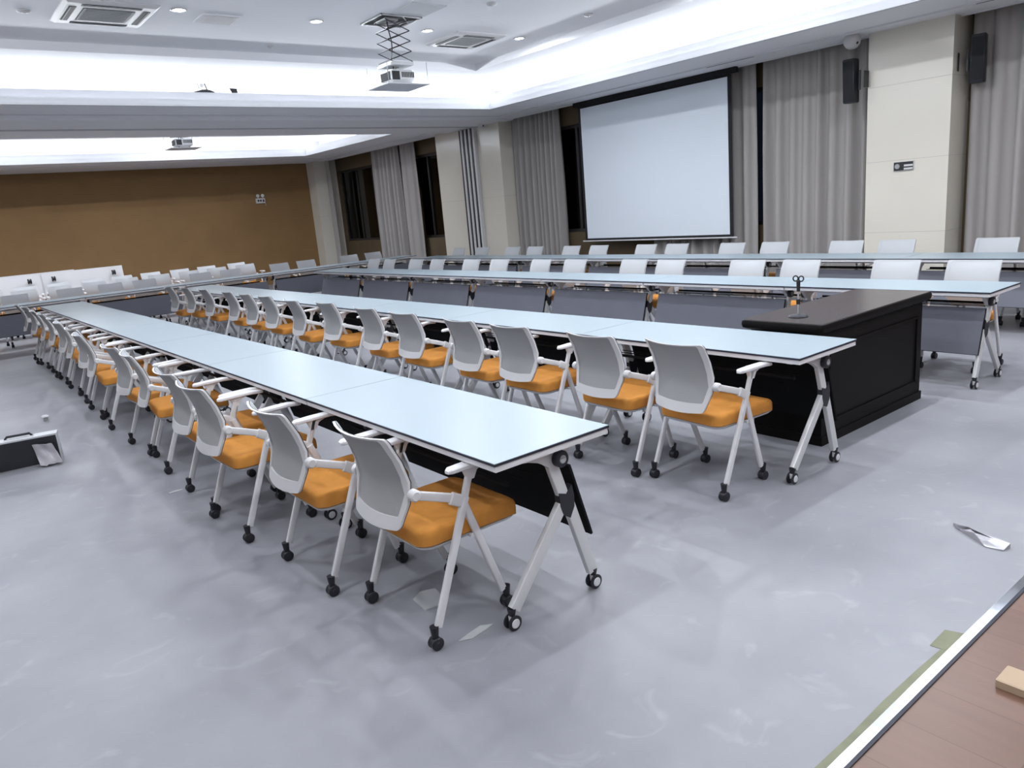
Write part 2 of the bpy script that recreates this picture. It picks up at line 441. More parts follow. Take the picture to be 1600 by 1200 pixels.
for k in range(6):
    x = 9.0-TL*(k+.5)
    place_table(x, 15.0, -PI/2, 'white flip table, %s from the window side of the cross row before the brown wall' % ORD[k], 'flip tables of the cross row')

# ================================================================== CHAIRS
def back_pt(u, v, off=0):
    """v 0 bottom..1 top, u -1..1"""
    z = .492+v*.382
    if v < .38:
        t = v/.38; xs = -.030+.052*t
    else:
        t = (v-.38)/.62; xs = .022-.020*t-.064*t*t
    w_ = .172+.040*min(1, v/.35)**.8 - .004*max(0, v-.6)
    x = xs-.045*(1-u*u)*(.55+.45*v)+off
    zz = z-.006*(1-u*u)*(1 if v > .9 else 0)+.012*(u*u-1)*(1-v)
    return (x, u*w_, zz)

def make_chair():
    T = thing('mesh_chair', '', 'chair')
    # seat cushion
    b = MB(); cx = .275; loops = []
    for (z, ins) in ((.398, .008), (.402, .001), (.430, 0), (.452, .001), (.463, .007), (.469, .020), (.471, .045)):
        lp = []
        for p in rrect(.248-ins, .228-ins, .060-ins*.5, z, 6, cx):
            x, y, zz = p
            f = max(0, (x-.44)/.08); zz -= .020*f*f          # waterfall front
            s = (y/.226)**2; zz += .004*s
            lp.append((x, y, zz))
        loops.append(lp)
    b.loft(loops, 'orange'); b.build('seat', T, 50)
    b = MB(); b.loft([rrect(.19, .17, .06, .372, 6, cx), rrect(.235, .212, .06, .384, 6, cx), rrect(.246, .226, .06, .399, 6, cx)], 'whitepl'); b.build('seat_pan', T, 50)
    # backrest frame ring + mesh cloth
    N = 12
    def ring(uo, v0, v1, r):
        out = []
        for (su, sv, a0) in ((1, 1, 0), (-1, 1, 90), (-1, -1, 180), (1, -1, 270)):
            for q in range(N//2+1):
                an = math.radians(a0+90*q/(N//2)); cu = su*(uo-r); cv = (v1-r if sv > 0 else v0+r)
                out.append((cu+r*math.cos(an), cv+r*math.sin(an)))
        return out
    def dens(poly, sub):
        o = []
        for i in range(len(poly)):
            p, q = poly[i], poly[(i+1) % len(poly)]
            L = math.dist(p, q); k = max(1, int(L/.22))
            for t in range(k): o.append((p[0]+(q[0]-p[0])*t/k, p[1]+(q[1]-p[1])*t/k))
        return o
    # inner ring is the outer ring mapped to a smaller rounded rectangle (same number of points)
    outer = dens(ring(1, 0, 1, .05), 1)
    def inner_map(p, uo=.86, v0=.135, v1=.98):
        u, v = p; return (u*uo, v0+(v1-v0)*v)
    inner = [inner_map(p) for p in outer]
    b = MB()
    layers = [(-.009, 'whitepl'), (.002, 'whitepl'), (.006, 'black')]
    Lo = [[back_pt(u, v, o) for (u, v) in outer] for o in (-.009, .002, .006)]
    Li = [[back_pt(u, v, o) for (u, v) in inner] for o in (-.009, .002, .006)]
    b.loft([Li[0], Lo[0]], 'whitepl', False, False)       # rear face
    b.loft([Lo[0], Lo[1]], 'whitepl', False, False)
    b.loft([Lo[1], Lo[2]], 'black', False, False)
    b.loft([Lo[2], Li[2]], 'cloth', False, False)          # front covered with cloth
    b.loft([Li[2], Li[0]], 'whitepl', False, False)
    fr = b.build('backrest', T, 40)
    b = MB(); rings = []
    for s in (1.02, .8, .6, .4, .2, .03):
        rings.append([(u*s, .575+(v-.575)*s) for (u, v) in inner])
    b.loft([[back_pt(u, v, -.001) for (u, v) in r] for r in rings], 'mesh', False, True)
    b.build('mesh_panel', fr, 60)
    b = MB(); b.loft([[back_pt(u, v, .003) for (u, v) in q] for q in rings], 'cloth', False, True); b.build('front_cloth', fr, 60)
    for s in (-1, 1):
        # side arm bracket from pivot to frame apex
        br = MB(); br.bar((.018, s*.228, .634), (.200, s*.258, .572), .036, .018, 'whitepl'); br.bar((.16, s*.258, .585), (.225, s*.262, .548), .05, .022, 'whitepl')
        br = br.build('back_bracket', T)
        kn = MB(); kn.lathe((.018, s*.212, .634), (0, s, 0), [(.020, 0), (.024, .003), (.024, .028), (.017, .036)], 'whitepl', 14); kn.build('pivot_knob', br)
        # armrest pad and its post
        ap = MB(); L = []
        for (x, z, hw, ht) in ((.150, .694, .012, .006), (.165, .697, .024, .010), (.25, .699, .026, .011), (.35, .700, .026, .011), (.405, .694, .022, .010), (.425, .689, .010, .006)):
            L.append([(x, s*.262+hw*cy_, z+ht*cz_) for cy_, cz_ in ((-1, -.5), (-.8, -1), (.8, -1), (1, -.5), (1, .5), (.75, 1), (-.75, 1), (-1, .5))])
        ap.loft(L, 'white'); ap.bar((.215, s*.262, .56), (.262, s*.262, .690), .030, .020, 'whitepl')
        ap.prism([(.215, .690), (.33, .690), (.285, .672), (.268, .640), (.240, .640), (.228, .672)], s*.262-.010, s*.262+.010, 'y', 'whitepl')
        ap.build('armrest', T)
        lg = MB().bar((.222, s*.262, .575), (.034, s*.262, .088), .033, .022, 'white').build('leg', T)
        c_ = MB(); caster(c_, .016, s*.262, .098, .027); c_.build('caster', lg)
        lg = MB().bar((.215, s*.246, .565), (.394, s*.216, .088), .033, .020, 'white').build('leg', T)
        c_ = MB(); caster(c_, .412, s*.214, .098, .027); c_.build('caster', lg)
    MB().bar((.26, -.236, .44-.05), (.26, .236, .44-.05), .024, .018, 'white', (0, 0, 1)).build('crossbar', T)
    bpy.context.view_layer.update(); index_kids(T)
    return T
ROWS = {}
def nudge(c, legs, done):
    # slide a chair sideways by the least amount that keeps its front casters off the table legs
    for st in range(0, 70):
        for sg in (1, -1):
            q = c+sg*st*.01
            if all(abs(q+s*.214-l) > .072 and abs(q+s*.24-l) > .05 and abs(q+s*.262-l) > .064 for s in (-1, 1) for l in legs) and all(abs(q-p) > .60 for p in done): return q
    return c
chair0 = make_chair(); cu = [False]
def place_chair(x, y, rz, label, group):
    o = chair0 if not cu[0] else copy_tree(chair0); cu[0] = True
    done = ROWS.setdefault(group, [])
    lg = [] if 'spare' in group else [Y0+TL*k+e for k in range(8) for e in (-.095, .095)] if abs(math.cos(rz)) > .5 else [9.0-TL*k+e for k in range(7) for e in (-.095, .095)]
    if abs(math.cos(rz)) > .5: y = nudge(y, lg, done); done.append(y)
    else: x = nudge(x, lg, done); done.append(x)
    o.location = (x, y, 0); o.rotation_euler = (0, 0, rz); o['label'] = label; o['group'] = group
    return o
R = random.Random(3)
row1 = [(1.296, 2.585, 0), (1.200, 3.30, 0), (1.130, 4.18, 2), (1.155, 4.80, 0), (1.18, 5.86, -5), (1.175, 6.45, 3), (1.16, 7.70, -3), (1.20, 8.31, 4), (1.22, 9.15, -3), (1.24, 9.80, 2), (1.25, 10.75, 0), (1.25, 11.40, -3), (1.26, 12.40, 2), (1.24, 13.05, -3)]
for i, (x, y, a) in enumerate(row1):
    place_chair(x, y, math.radians(a), 'orange-seat mesh chair on casters, %s from the near end along the nearest table row' % ORD[i], 'chairs of the nearest row')
row2 = [(3.215, 2.615, -4), (3.185, 3.235, -2), (3.18, 3.98, 0), (3.19, 4.60, -2), (3.22, 5.56, 0), (3.25, 6.22, -2), (3.30, 7.20, 0), (3.25, 7.90, -4), (3.31, 8.93, 0), (3.31, 9.50, 0), (3.33, 10.32, 0), (3.33, 11.25, 0), (3.32, 12.12, 0), (3.24, 12.72, 0)]
for i, (x, y, a) in enumerate(row2):
    place_chair(x, y, math.radians(a), 'orange-seat mesh chair, %s from the near end along the second table row' % ORD[i], 'chairs of the second row')
row3 = [2.60, 3.25, 4.20, 4.82, 5.84, 6.46, 7.54, 8.25, 9.20, 9.95, 10.95, 11.65, 12.54, 13.20]
for i, y in enumerate(row3):
    place_chair(7.06+R.uniform(-.02, .02), y, PI+math.radians(R.uniform(-2, 2)), 'pale mesh-backed chair behind the third table row, %s from its right end' % ORD[i], 'chairs behind the third row')
row4 = [2.45, 3.18, 4.24, 4.86, 5.88, 6.54, 7.56, 8.17, 9.2, 9.89, 10.82, 11.56, 12.5, 13.38]
for i, y in enumerate(row4):
    place_chair(9.22+R.uniform(-.02, .02), y, PI+math.radians(R.uniform(-2, 2)), 'pale mesh-backed chair beside the curtains behind the last table row, %s from its right end' % ORD[i], 'chairs behind the row by the curtains')
rowL = [8.62, 8.00, 7.01, 6.38, 5.33, 4.70, 3.75, 3.05, 2.2, 1.42, .6]
for i, x in enumerate(rowL):
    place_chair(x, 15.86+R.uniform(-.03, .03), -PI/2+math.radians(R.uniform(-2, 2)), 'pale mesh-backed chair behind the cross row of tables, %s from the window end' % ORD[i], 'chairs behind the cross row')
row5 = [6.05, 5.42, 4.80, 4.18, 3.56, 2.94, 2.32, 1.70, 1.08, .46]
for i, x in enumerate(row5):
    place_chair(x, 17.25+R.uniform(-.08, .08), -PI/2+math.radians(R.uniform(-1.5, 1.5)), 'spare mesh chair in the middle spare row before the brown wall, %s from the right' % ORD[i], 'spare chairs in the middle row')
row6 = [6.30, 5.60, 4.98, 4.36, 3.74, 3.12, 2.50, 1.88, 1.26]
for i, x in enumerate(row6):
    place_chair(x, 18.6+R.uniform(-.1, .1), -PI/2+math.radians(R.uniform(-1.5, 1.5)), 'spare mesh chair in the rear spare row by the brown wall, %s from the right' % ORD[i], 'spare chairs in the rear row')

# folded tables (tops flipped upright) stored near the brown wall
def make_folded():
    T = thing('folded_table', '', 'table')
    def tilt(p): return (p[0], p[1], p[2])
    b = MB(); h = .3; l = TL/2
    # upright top: leans slightly, spans z .47 .. 1.07
    a = Vector((.12, 0, .47)); c = Vector((.06, 0, 1.068)); d = (c-a).normalized(); nn = Vector((d.z, 0, -d.x))
    def sheet(o0, o1, k, i=0):
        b.loft([[p+nn*o0+Vector((0, s*(l-i), 0)) for s in (-1, 1)]+[p+nn*o1+Vector((0, s*(l-i), 0)) for s in (1, -1)] for p in (a+d*i, c-d*i)], k)
    sheet(.002, .012, 'edge'); sheet(.012, .015, 'white', .001); sheet(-.024, .002, 'white', .005)
    b.build('tabletop', T, 0)
    for s in (-1, 1):
        y = s*(l-.1)
        kb = MB(); kb.lathe((.185, y-s*.12, .930), (0, s, 0), [(.046, -.04), (.055, -.034), (.055, -.010), (.03, -.008), (.03, .008), (.055, .010), (.055, .034), (.046, .04)], 'black', 16)
        kb.lathe((.185, y-s*.12, .930), (0, s, 0), [(.032, .040), (.028, .044)], 'hub', 12); kb.lathe((.185, y-s*.12, .930), (0, -s, 0), [(.032, .040), (.028, .044)], 'hub', 12); kb.cyl((.08, y-s*.12, .930), (.165, y-s*.12, .930), .012, 'hub', 8); kb.build('flip_knob', T)
        MB().bar((.05, y, .80), (.01, y, .44), .05, .028, 'alu').build('post', T)
        for x in (-.26, .25):
            lg = MB().bar((.01, y, .46), (x*.93, y, .085), .05, .028, 'alu').build('leg', T)
            c_ = MB(); caster(c_, x, y, .092, .033, True); c_.build('caster', lg)
    # stowed casters and brackets of the table nested in front show above the chairs
    bpy.context.view_layer.update(); index_kids(T)
    return T
fold0 = make_folded()
fpos = [(3.20, 19.95, 0), (2.30, 20.62, 1), (1.50, 19.95, 2), (.55, 20.62, 3)]
for i, (x, y, n) in enumerate(fpos):
    o = fold0 if i == 0 else copy_tree(fold0)
    o.location = (x, y, 0); o.rotation_euler = (0, 0, -PI/2+math.radians((-1.5, 2, -2, 1)[i]))
    o['label'] = 'folded table with its white top tipped upright before the brown wall, %s from the right' % ORD[i]; o['group'] = 'folded tables by the brown wall'

# ================================================================== DARK DESK + MICROPHONE STAND
T = thing('wooden_desk', 'big black-brown wooden desk with moulded top edge behind the second table row', 'desk', (5.0, 2.66, 0))
def sbox(name, x0, x1, y0, y1, z0, z1, k, par, r=.0):
    return MB().box(x0, x1, y0, y1, z0, z1, k).build(name, par, 0)
b = MB(); hx, hy = .765, .29
b.loft([rrect(hx-.05, hy-.05, .02, .715, 5), rrect(hx-.045, hy-.045, .02, .730, 5), rrect(hx-.02, hy-.02, .03, .738, 5), rrect(hx-.004, hy-.004, .03, .748, 5), rrect(hx, hy, .03, .765, 5), rrect(hx, hy, .03, .782, 5), rrect(hx-.004, hy-.004, .03, .795, 5), rrect(hx-.012, hy-.012, .03, .800, 5)], 'darkwood', True, False)
b.add(rrect(hx-.012, hy-.012, .03, .800, 5), [tuple(range(24))], 'desktop')
b.build('desk_top', T, 40)
b = MB(); b.box(-.68, .70, -.245, .245, .05, .72, 'darkwood'); b.build('body', T, 0)
b = MB(); b.box(-.690, .712, -.255, .255, 0, .06, 'darkwood'); b.build('plinth', T, 0)
b = MB()
for s in (-1,):
    b.box(-.60, .62, s*.250-.006, s*.250+.006, .62, .635, 'darkwood'); b.box(-.60, .62, s*.250-.006, s*.250+.006, .14, .155, 'darkwood')
    b.box(-.60, -.585, s*.250-.006, s*.250+.006, .14, .635, 'darkwood'); b.box(.605, .62, s*.250-.006, s*.250+.006, .14, .635, 'darkwood')
b.build('panel_moulding', T, 0)

T = thing('microphone_stand', 'small black microphone stand with round base and empty clip on the dark desk', 'stand', (4.46, 2.66, .8))
MB().lathe((0, 0, 0), (0, 0, 1), [(.060, 0), (.062, .004), (.055, .012), (.012, .018)], 'black', 28).build('base', T)
MB().cyl((0, 0, .015), (0, 0, .20), .006, 'silver', 12).build('pole', T)
b = MB(); b.cyl((0, 0, .082), (0, 0, .115), .013, 'black', 14); b.cyl((0, 0, .10), (.018, -.022, .105), .007, 'black', 10); b.build('height_clamp', T)
b = MB(); b.cyl((0, 0, .165), (0, 0, .235), .011, 'black', 12, .013)
for s in (-1, 1):
    pts = []
    for q in range(13):
        an = 2*PI*q/12; ex = s*.017+.015*math.cos(an)
        pts.append((ex*.62, -ex*.78, .248+.017*math.sin(an)+s*-.002))
    b.tube(pts, .0045, 'black', 8)
b.build('microphone_clip', T)

# ================================================================== PROJECTION SCREEN
T = thing('projection_screen', 'large white projection screen with black border hanging before the curtains', 'screen', (10.22, 8.86, 0))
MB().box(-.03, .05, -1.75, 1.75, 3.30, 3.378, 'blackcloth').build('housing', T, 0)
b = MB(); b.box(.0, .006, -1.655, 1.655, .885, 3.34, 'blackcloth'); b.build('border', T, 0)
b = MB(); b.box(-.004, .001, -1.59, 1.59, .925, 3.262, 'screen'); b.build('screen_surface', T, 0)
b = MB(); b.bar((0, -1.72, .876), (0, 1.72, .876), .022, .022, 'white', (0, 0, 1)); b.build('bottom_bar', T)

# ================================================================== CURTAINS
def curtain(name, y0, y1, label, x=10.45, per=.15, amp=.045, z0=.03, z1=3.45, seed=0, flare=0):
    rr = random.Random(seed); W = y1-y0; n = max(8, int(W/.0125)); nz = 8
    ph = 0; xs = []; 
    k = 0
    loc = [rr.uniform(.75, 1.35) for _ in range(400)]; am = [rr.uniform(.55, 1.25) for _ in range(400)]
    t = 0; seg = []
    yy = [y0+W*i/n for i in range(n+1)]
    acc = 0; idx = 0; phs = []; ams = []
    for i in range(n+1):
        phs.append(acc); ams.append(am[int(acc/(2*PI)) % 400]); acc += 2*PI*(W/n)/(per*loc[int(acc/(2*PI)) % 400])
    b = MB(); loops = []
    for j in range(nz+1):
        v = j/nz; z = z1+(z0-z1)*v; f = .55+.45*min(1, v*2.5)
        row = []
        for i in range(n+1):
            yv = yy[i]; yc = (y0+y1)/2
            yv = yc+(yv-yc)*(1+flare*math.sin(v*PI))
            s = math.sin(phs[i]+.25*math.sin(3*v+i*.02)); s = math.copysign(abs(s)**.7, s)
            row.append((x+amp*f*ams[i]*s, yv, z))
        loops.append(row)
    front = loops; back = [[(p[0]+.006, p[1], p[2]) for p in r] for r in loops]
    full = [fr+list(reversed(bk)) for fr, bk in zip(front, back)]
    b.loft(full, 'curtain')
    o = b.build(name, None, 60)
    return tag(o, label, 'curtain', 'floor length curtains on the window side')
curtain('curtain', 5.13, 6.78, 'pleated grey-taupe curtain between the big pillar and the projection screen', seed=1, per=.20, amp=.065)
curtain('curtain', 6.93, 9.0, 'grey-taupe curtain hanging directly behind the projection screen', seed=2, per=.19, amp=.06)
curtain('curtain', .8, 3.98, 'pleated grey-taupe curtain to the right of the big beige pillar', seed=3, per=.22, amp=.065)
curtain('curtain', 11.30, 12.72, 'grey-taupe curtain between the wide pillar and the screen-side window', seed=4, per=.16, amp=.075)
curtain('curtain', 17.42, 18.82, 'wide gathered taupe curtain between the two far dark windows', seed=5, per=.17, amp=.08)
curtain('curtain', 16.62, 17.28, 'narrow light curtain panel right of the gathered far curtain', seed=8, per=.33, amp=.05)
curtain('curtain', 21.0, 21.27, 'narrow pale curtain beside the corner pillar at the brown wall', seed=6, per=.2, amp=.03, x=10.25)

# folded partition stack against the wide pillar
T = thing('folding_partition', 'stack of pale folding partition panels with black seals on the wide pillar', 'partition', (10.1, 13.5, 0))
for q in range(4):
    y = .02+q*.145
    b = MB(); b.box(-.075, -.004, y, y+.062, .02, 3.33, 'whitepl'); b.box(-.055, -.004, y+.062, y+.145, .02, 3.33, 'black'); b.build('panel', T, 0)

# ================================================================== LOUDSPEAKERS, CAMERAS, SWITCHES
def speaker(label, loc, rz, bracket):
    T = thing('loudspeaker', label, 'speaker', loc, rz, 'wall loudspeakers on the big pillar')
    b = MB(); L = []
    for z, s in ((-.265, .92), (-.25, 1), (.25, 1), (.265, .92)):
        L.append([(p[0]+z*-.05, p[1], z) for p in rrect(.075*s, .078*s, .02, z, 4)])
    b.loft(L, 'black'); b.build('cabinet', T)
    b = MB(); b.loft([[(x+.05*.235*-g, y, .235*g) for x, y in ((-.082, -.062), (-.072, -.062), (-.072, .062), (-.082, .062))] for g in (-1, 1)], 'blackcloth'); b.build('grille', T, 0)
    b = MB(); y = bracket
    for z in (-.10, .10): b.bar((.02, 0, z), (.02, y*.55, z), .03, .02, 'black')
    b.bar((.02, y*.55, -.12), (.02, y*.55, .12), .03, .02, 'black', (1, 0, 0)); b.bar((.02, y*.5, 0), (.02, y, 0), .05, .06, 'black')
    b.box(-.03, .09, min(y, y*.97), max(y, y*.97), -.10, .10, 'black')
    b.build('bracket', T)
speaker('black loudspeaker on the left flank of the big pillar before the curtain', (10.0, 5.235, 2.84), 0, -.19)
speaker('black loudspeaker on the right flank of the big pillar with square bracket', (10.27, 3.84, 2.86), math.radians(12), .21)

def dome(label, loc, r):
    T = thing('dome_camera', label, 'camera', loc)
    MB().lathe((0, 0, 0), (0, 0, -1), [(r*.7, 0), (r*.75, r*.25), (r*.62, r*.35), (r*.62, r*.5)], 'whitepl', 24).build('base', T)
    b = MB(); b.lathe((0, 0, -r*.5), (-.5, -.2, -1), [(r*.9, -.02), (r, r*.1), (r*.95, r*.45), (r*.75, r*.8), (r*.4, r*1.0), (.004, r*1.05)], 'whitepl', 24); b.build('dome', T)
    MB().lathe((-r*.35, -r*.7, -r*.95), (-.3, -1, -.4), [(.016, -.01), (.016, .02), (.010, .022)], 'black', 12).build('lens', T)
dome('white dome camera under the soffit at the big pillar', (9.93, 5.19, Z_SOF), .105)
dome('small white camera under the soffit at the wide pillar', (9.98, 13.12, Z_SOF), .07)

T = thing('wall_control', 'dark wall control plate with dial and two white switches on the big pillar', 'switch', (10.1, 4.575, 1.722))
MB().box(-.012, 0, -.125, .125, -.058, .058, 'whitepl').build('surround', T, 0)
MB().box(-.018, -.012, -.118, .118, -.052, .052, 'slotdark').build('plate', T, 0)
MB().lathe((-.018, .075, 0), (-1, 0, 0), [(.032, 0), (.028, .006)], 'grille', 24).build('dial', T)
for z in (.006, -.034): MB().box(-.022, -.018, -.118, -.010, z-.012, z+.012, 'whitepl').build('switch', T, 0)

T = thing('emergency_light', 'small white twin-head emergency light high on the brown wall', 'light', (8.35, Y_F, 2.40))
MB().box(-.13, .13, -.06, 0, -.075, .065, 'whitepl').build('housing', T, 0)
for x in (-.07, .0): MB().lathe((x, -.060, -.003), (0, -1, 0), [(.028, 0), (.028, .004)], 'black', 16).build('round_grille', T)
MB().prism([(.045, -.035), (.115, -.035), (.08, .045)], -.064, -.060, 'y', 'black').build('warning_triangle', T, 0)
for x in (-.055, .085):
    b = MB(); b.cyl((x, -.03, .065), (x, -.03, .10), .008, 'whitepl', 8); b.lathe((x, -.02, .13), (-.3, -1, .1), [(.02, -.02), (.045, .02), (.045, .035)], 'whitepl', 18); b.build('lamp_head', T)
MB().tube([(.12, -.03, -.06), (.145, -.03, -.11), (.15, -.01, -.15)], .006, 'whitepl', 6).build('cable', T)

# ================================================================== CEILING FIXTURES
def downlight(x, y, z, label, lit=True, power=17):
    T = thing('downlight', label, 'ceiling light', (x, y, z), 0, 'recessed ceiling downlights')
    b = MB(); b.lathe((0, 0, 0), (0, 0, -1), [(.085, 0), (.085, .004), (.066, .012), (.060, .006), (.060, 0)], 'whitepl', 28); b.build('trim_ring', T)
    MB().lathe((0, 0, 0), (0, 0, -1), [(.060, .0), (.060, .005), (.03, .008)], 'lamp' if lit else 'whitepl', 24).build('lens', T)
    if lit: area('downlight_beam', (0, 0, -.02), .11, .11, power, parent=T, disk=True)
DLX = [-.27, 1.24, 2.75, 4.265, 5.78, 7.29]
ORL = ['sixth', 'fifth', 'fourth', 'third', 'second', 'first']
for r_, y in enumerate((8.57, 5.55, 2.75, -.1)):
    for i, x in enumerate(DLX):
        pw = 17*(.85, .85, .9, 1.0, 1.3, 1.65)[i]
        lab = ('glowing round downlight in the ceiling, %s from the right in the row by the projector' % ORL[i]) if r_ == 0 else 'recessed downlight in the %s row before the projector row, %s from the right' % (ORD[r_-1], ORL[i])
        downlight(x, y, Z_CEN, lab, power=pw)
for i, x in enumerate((7.0, 5.2, 2.6, .8, -1.0)):  # unseen lamps added to brighten the brown wall and the cross row
    downlight(x, 17.6 if x != 5.2 else 17.9, Z_CEN, 'added unseen downlight in the farther ceiling recess, %s from the window side' % ORD[i], power=34)
# small unlit ceiling discs
for (x, y, lab) in ((4.27, 9.90, 'flat white ceiling disc between the cove edge and the downlight row'), (7.32, 7.24, 'flat white ceiling disc near the right cove edge'),
                    (5.80, 7.25, 'tiny round detector on the ceiling at the top edge of the photo'), (1.43, 9.05, 'small round white detector beside the left air unit')):
    T = thing('smoke_detector', lab, 'detector', (x, y, Z_CEN))
    MB().lathe((0, 0, 0), (0, 0, -1), [(.06, 0), (.062, .008), (.045, .022), (.03, .026)], 'whitepl', 24).build('body', T)
    MB().lathe((0, 0, -.026), (0, 0, -1), [(.014, 0), (.010, .006)], 'whitepl', 12).build('sensor', T)

def cassette(x, y, s, label):
    T = thing('ceiling_air_conditioner', label, 'air conditioner', (x, y, Z_CEN), 0, 'ceiling cassette air units')
    h = s/2
    b = MB(); b.loft([rect(-h, h, -h, h, 0), rect(-h, h, -h, h, -.012, 0), rect(-h, h, -h, h, -.034, -.035), rect(-h, h, -h, h, -.034, -.19)], 'whitepl', False, False)
    b.build('fascia', T, 0)
    g = h-.20
    b = MB(); b.box(-g, g, -g, g, -.038, -.026, 'grille')
    for q in range(13):
        yy = -g+.03+(2*g-.06)*q/12; b.box(-g+.02, g-.02, yy-.004, yy+.004, -.041, -.038, 'grille')
    b.build('return_grille', T, 0)
    for (ax, sg) in (('x', 1), ('x', -1), ('y', 1), ('y', -1)):
        b = MB(); c_ = sg*(h-.095)
        if ax == 'x': b.box(c_-.032, c_+.032, -h+.16, h-.16, -.0375, -.030, 'slotdark'); b.box(c_+sg*.012, c_+sg*.02, -h+.17, h-.17, -.042, -.036, 'grille')
        else: b.box(-h+.16, h-.16, c_-.032, c_+.032, -.0375, -.030, 'slotdark'); b.box(-h+.17, h-.17, c_+sg*.012, c_+sg*.02, -.042, -.036, 'grille')
        b.build('air_slot', T, 0)
cassette(2.12, 8.90, .86, 'white square ceiling air unit at the upper left of the photo')
cassette(6.58, 8.86, .80, 'white square ceiling air unit right of the projector')
T = thing('ceiling_vent', 'pale square ceiling speaker grille between left air unit and projector', 'vent', (3.22, 8.81, Z_CEN))
MB().box(-.21, .21, -.18, .18, -.012, 0, 'ceil').build('frame', T, 0)
b = MB()
for q in range(14): b.box(-.18, .18, -.155+q*.0235, -.145+q*.0235, -.018, -.012, 'whitepl')
b.build('louvre', T, 0)
T = thing('linear_vent', 'thin slot vent in the soffit above the screen', 'vent', (9.75, 6.9, Z_SOF))
MB().box(-.04, .04, -.42, .42, -.006, 0, 'ceil').build('frame', T, 0); MB().box(-.02, .02, -.40, .40, -.008, -.006, 'slotdark').build('slot', T, 0)
T = thing('linear_vent', 'thin slot vent in the soffit near the upper right corner', 'vent', (9.75, 3.3, Z_SOF))
MB().box(-.04, .04, -.42, .42, -.006, 0, 'ceil').build('frame', T, 0); MB().box(-.02, .02, -.40, .40, -.008, -.006, 'slotdark').build('slot', T, 0)
tag(MB().box(4.90, 5.36, 7.50, 8.00, Z_CEN-.008, Z_CEN, 'greycover').build('ceiling_plate', None, 0), 'flat grey plate on the ceiling beside the projector hatch', 'panel')  # thin plate, greyer than the ceiling paint around it

def projector_lift(x, y, zc, ztop, label1, label2, full=True):
    """scissor lift hanging from a ceiling hatch, carrying a projector above a cover plate"""
    T = thing('projector_lift', label1, 'projector lift', (x, y, 0))
    hx, hy = .275, .25
    b = MB(); b.box(-hx, hx, -hy, hy, zc-.004, zc-.001, 'slotdark')  # flat dark sheet stands in for the shade inside the hatch
    for (x0, x1, y0, y1) in ((-hx, hx, -hy, -hy+.018), (-hx, hx, hy-.018, hy), (-hx, -hx+.018, -hy, hy), (hx-.018, hx, -hy, hy)): b.box(x0, x1, y0, y1, zc-.018, zc-.002, 'silver')
    b.bar((-.0, -hy, zc-.012), (hx, .05, zc-.012), .012, .012, 'silver', (0, 0, 1)); b.bar((.02, .18, zc-.012), (.24, -.10, zc-.012), .012, .012, 'silver', (0, 0, 1))
    b.box(-.15, .02, -.12, .10, zc-.03, zc-.005, 'grille'); b.box(-.13, .0, -.10, .08, zc-.033, zc-.03, 'slotdark')
    b.build('hatch_frame', T, 0)
    z1, z0 = zc-.02, ztop+.27; n = 4; dz = (z1-z0)/n
    b = MB()
    for yy in (-.12, .12):
        for q in range(n):
            za, zb = z1-q*dz, z1-(q+1)*dz
            b.bar((-.16, yy, za), (.16, yy, zb), .011, .005, 'slotdark', (0, 1, 0), n=1); b.bar((.16, yy+.006, za), (-.16, yy+.006, zb), .011, .005, 'slotdark', (0, 1, 0), n=1)
    for q in range(n+1):
        for xx in (-.16, .16): b.cyl((xx, -.13, z1-q*dz), (xx, .13, z1-q*dz), .003, 'silver', 6)
    b.build('scissor_arms', T)
    MB().tube([(-.08, -.03, z1), (-.09, -.06, z1-.10), (-.04, -.02, z1-.22), (-.02, .02, z1-.30), (-.06, 0, z0+.02), (-.05, -.02, z0-.04), (-.09, -.05, ztop+.14)], .007, 'black', 8).build('cable', T)
    b = MB(); b.box(-.15, .15, -.15, .15, z0-.05, z0-.012, 'pan'); b.box(-.17, -.13, -.16, .16, z0-.055, z0-.03, 'pan'); b.bar((0, 0, z0-.05), (0, 0, ztop+.172), .06, .06, 'pan', (0, 1, 0)); b.build('mount_plate', T, 0)
    b = MB(); b.box(-.29, .29, -.26, .26, ztop-.012, ztop, 'greycover'); b.build('cover_plate', T, 0)
    b = MB()
    for (sx, sy) in ((-1, 1), (1, -1), (-1, -1), (1, 1)): b.cyl((sx*.27, sy*.24, ztop), (sx*.27, sy*.24, z0-.03), .0035, 'grille', 6)
    b.build('hanger_rods', T)
    P_ = thing('projector', label2, 'projector', (x, y, ztop+.03))
    P_.scale = (1, 1, 1.35)
    b = MB(); b.loft([rrect(.145, .115, .03, .0, 5), rrect(.165, .135, .035, .025, 5), rrect(.165, .135, .035, .085, 5), rrect(.150, .120, .03, .105, 5)], 'pan'); b.build('body', P_)
    b = MB()
    for q in range(8): b.box(-.02+q*.022, -.006+q*.022, -.1375, -.132, .040, .085, 'slotdark')
    b.build('side_vent', P_, 0)
    b = MB(); b.box(-.168, -.160, -.11, .11, .02, .088, 'slotdark'); b.box(-.150, -.05, -.1385, -.130, .02, .09, 'slotdark'); b.build('rear_panel', P_, 0)
    MB().lathe((.165, .05, .055), (1, 0, 0), [(.04, -.01), (.04, .015), (.028, .018)], 'black', 20).build('lens', P_)
    for (sx, sy) in ((-.1, -.08), (.1, -.08), (0, .09)): MB().cyl((sx, sy, .0), (sx, sy, -.03), .010, 'black', 8).build('foot', P_)
projector_lift(5.08, 8.27, Z_CEN, 3.16, 'scissor projector lift hanging from the open ceiling hatch', 'white projector on the lowered lift near the photo centre top')
projector_lift(4.72, 15.85, Z_CEN, 3.275, 'projector lift hanging in the farther ceiling recess behind the beam', 'small projector in the farther ceiling recess')

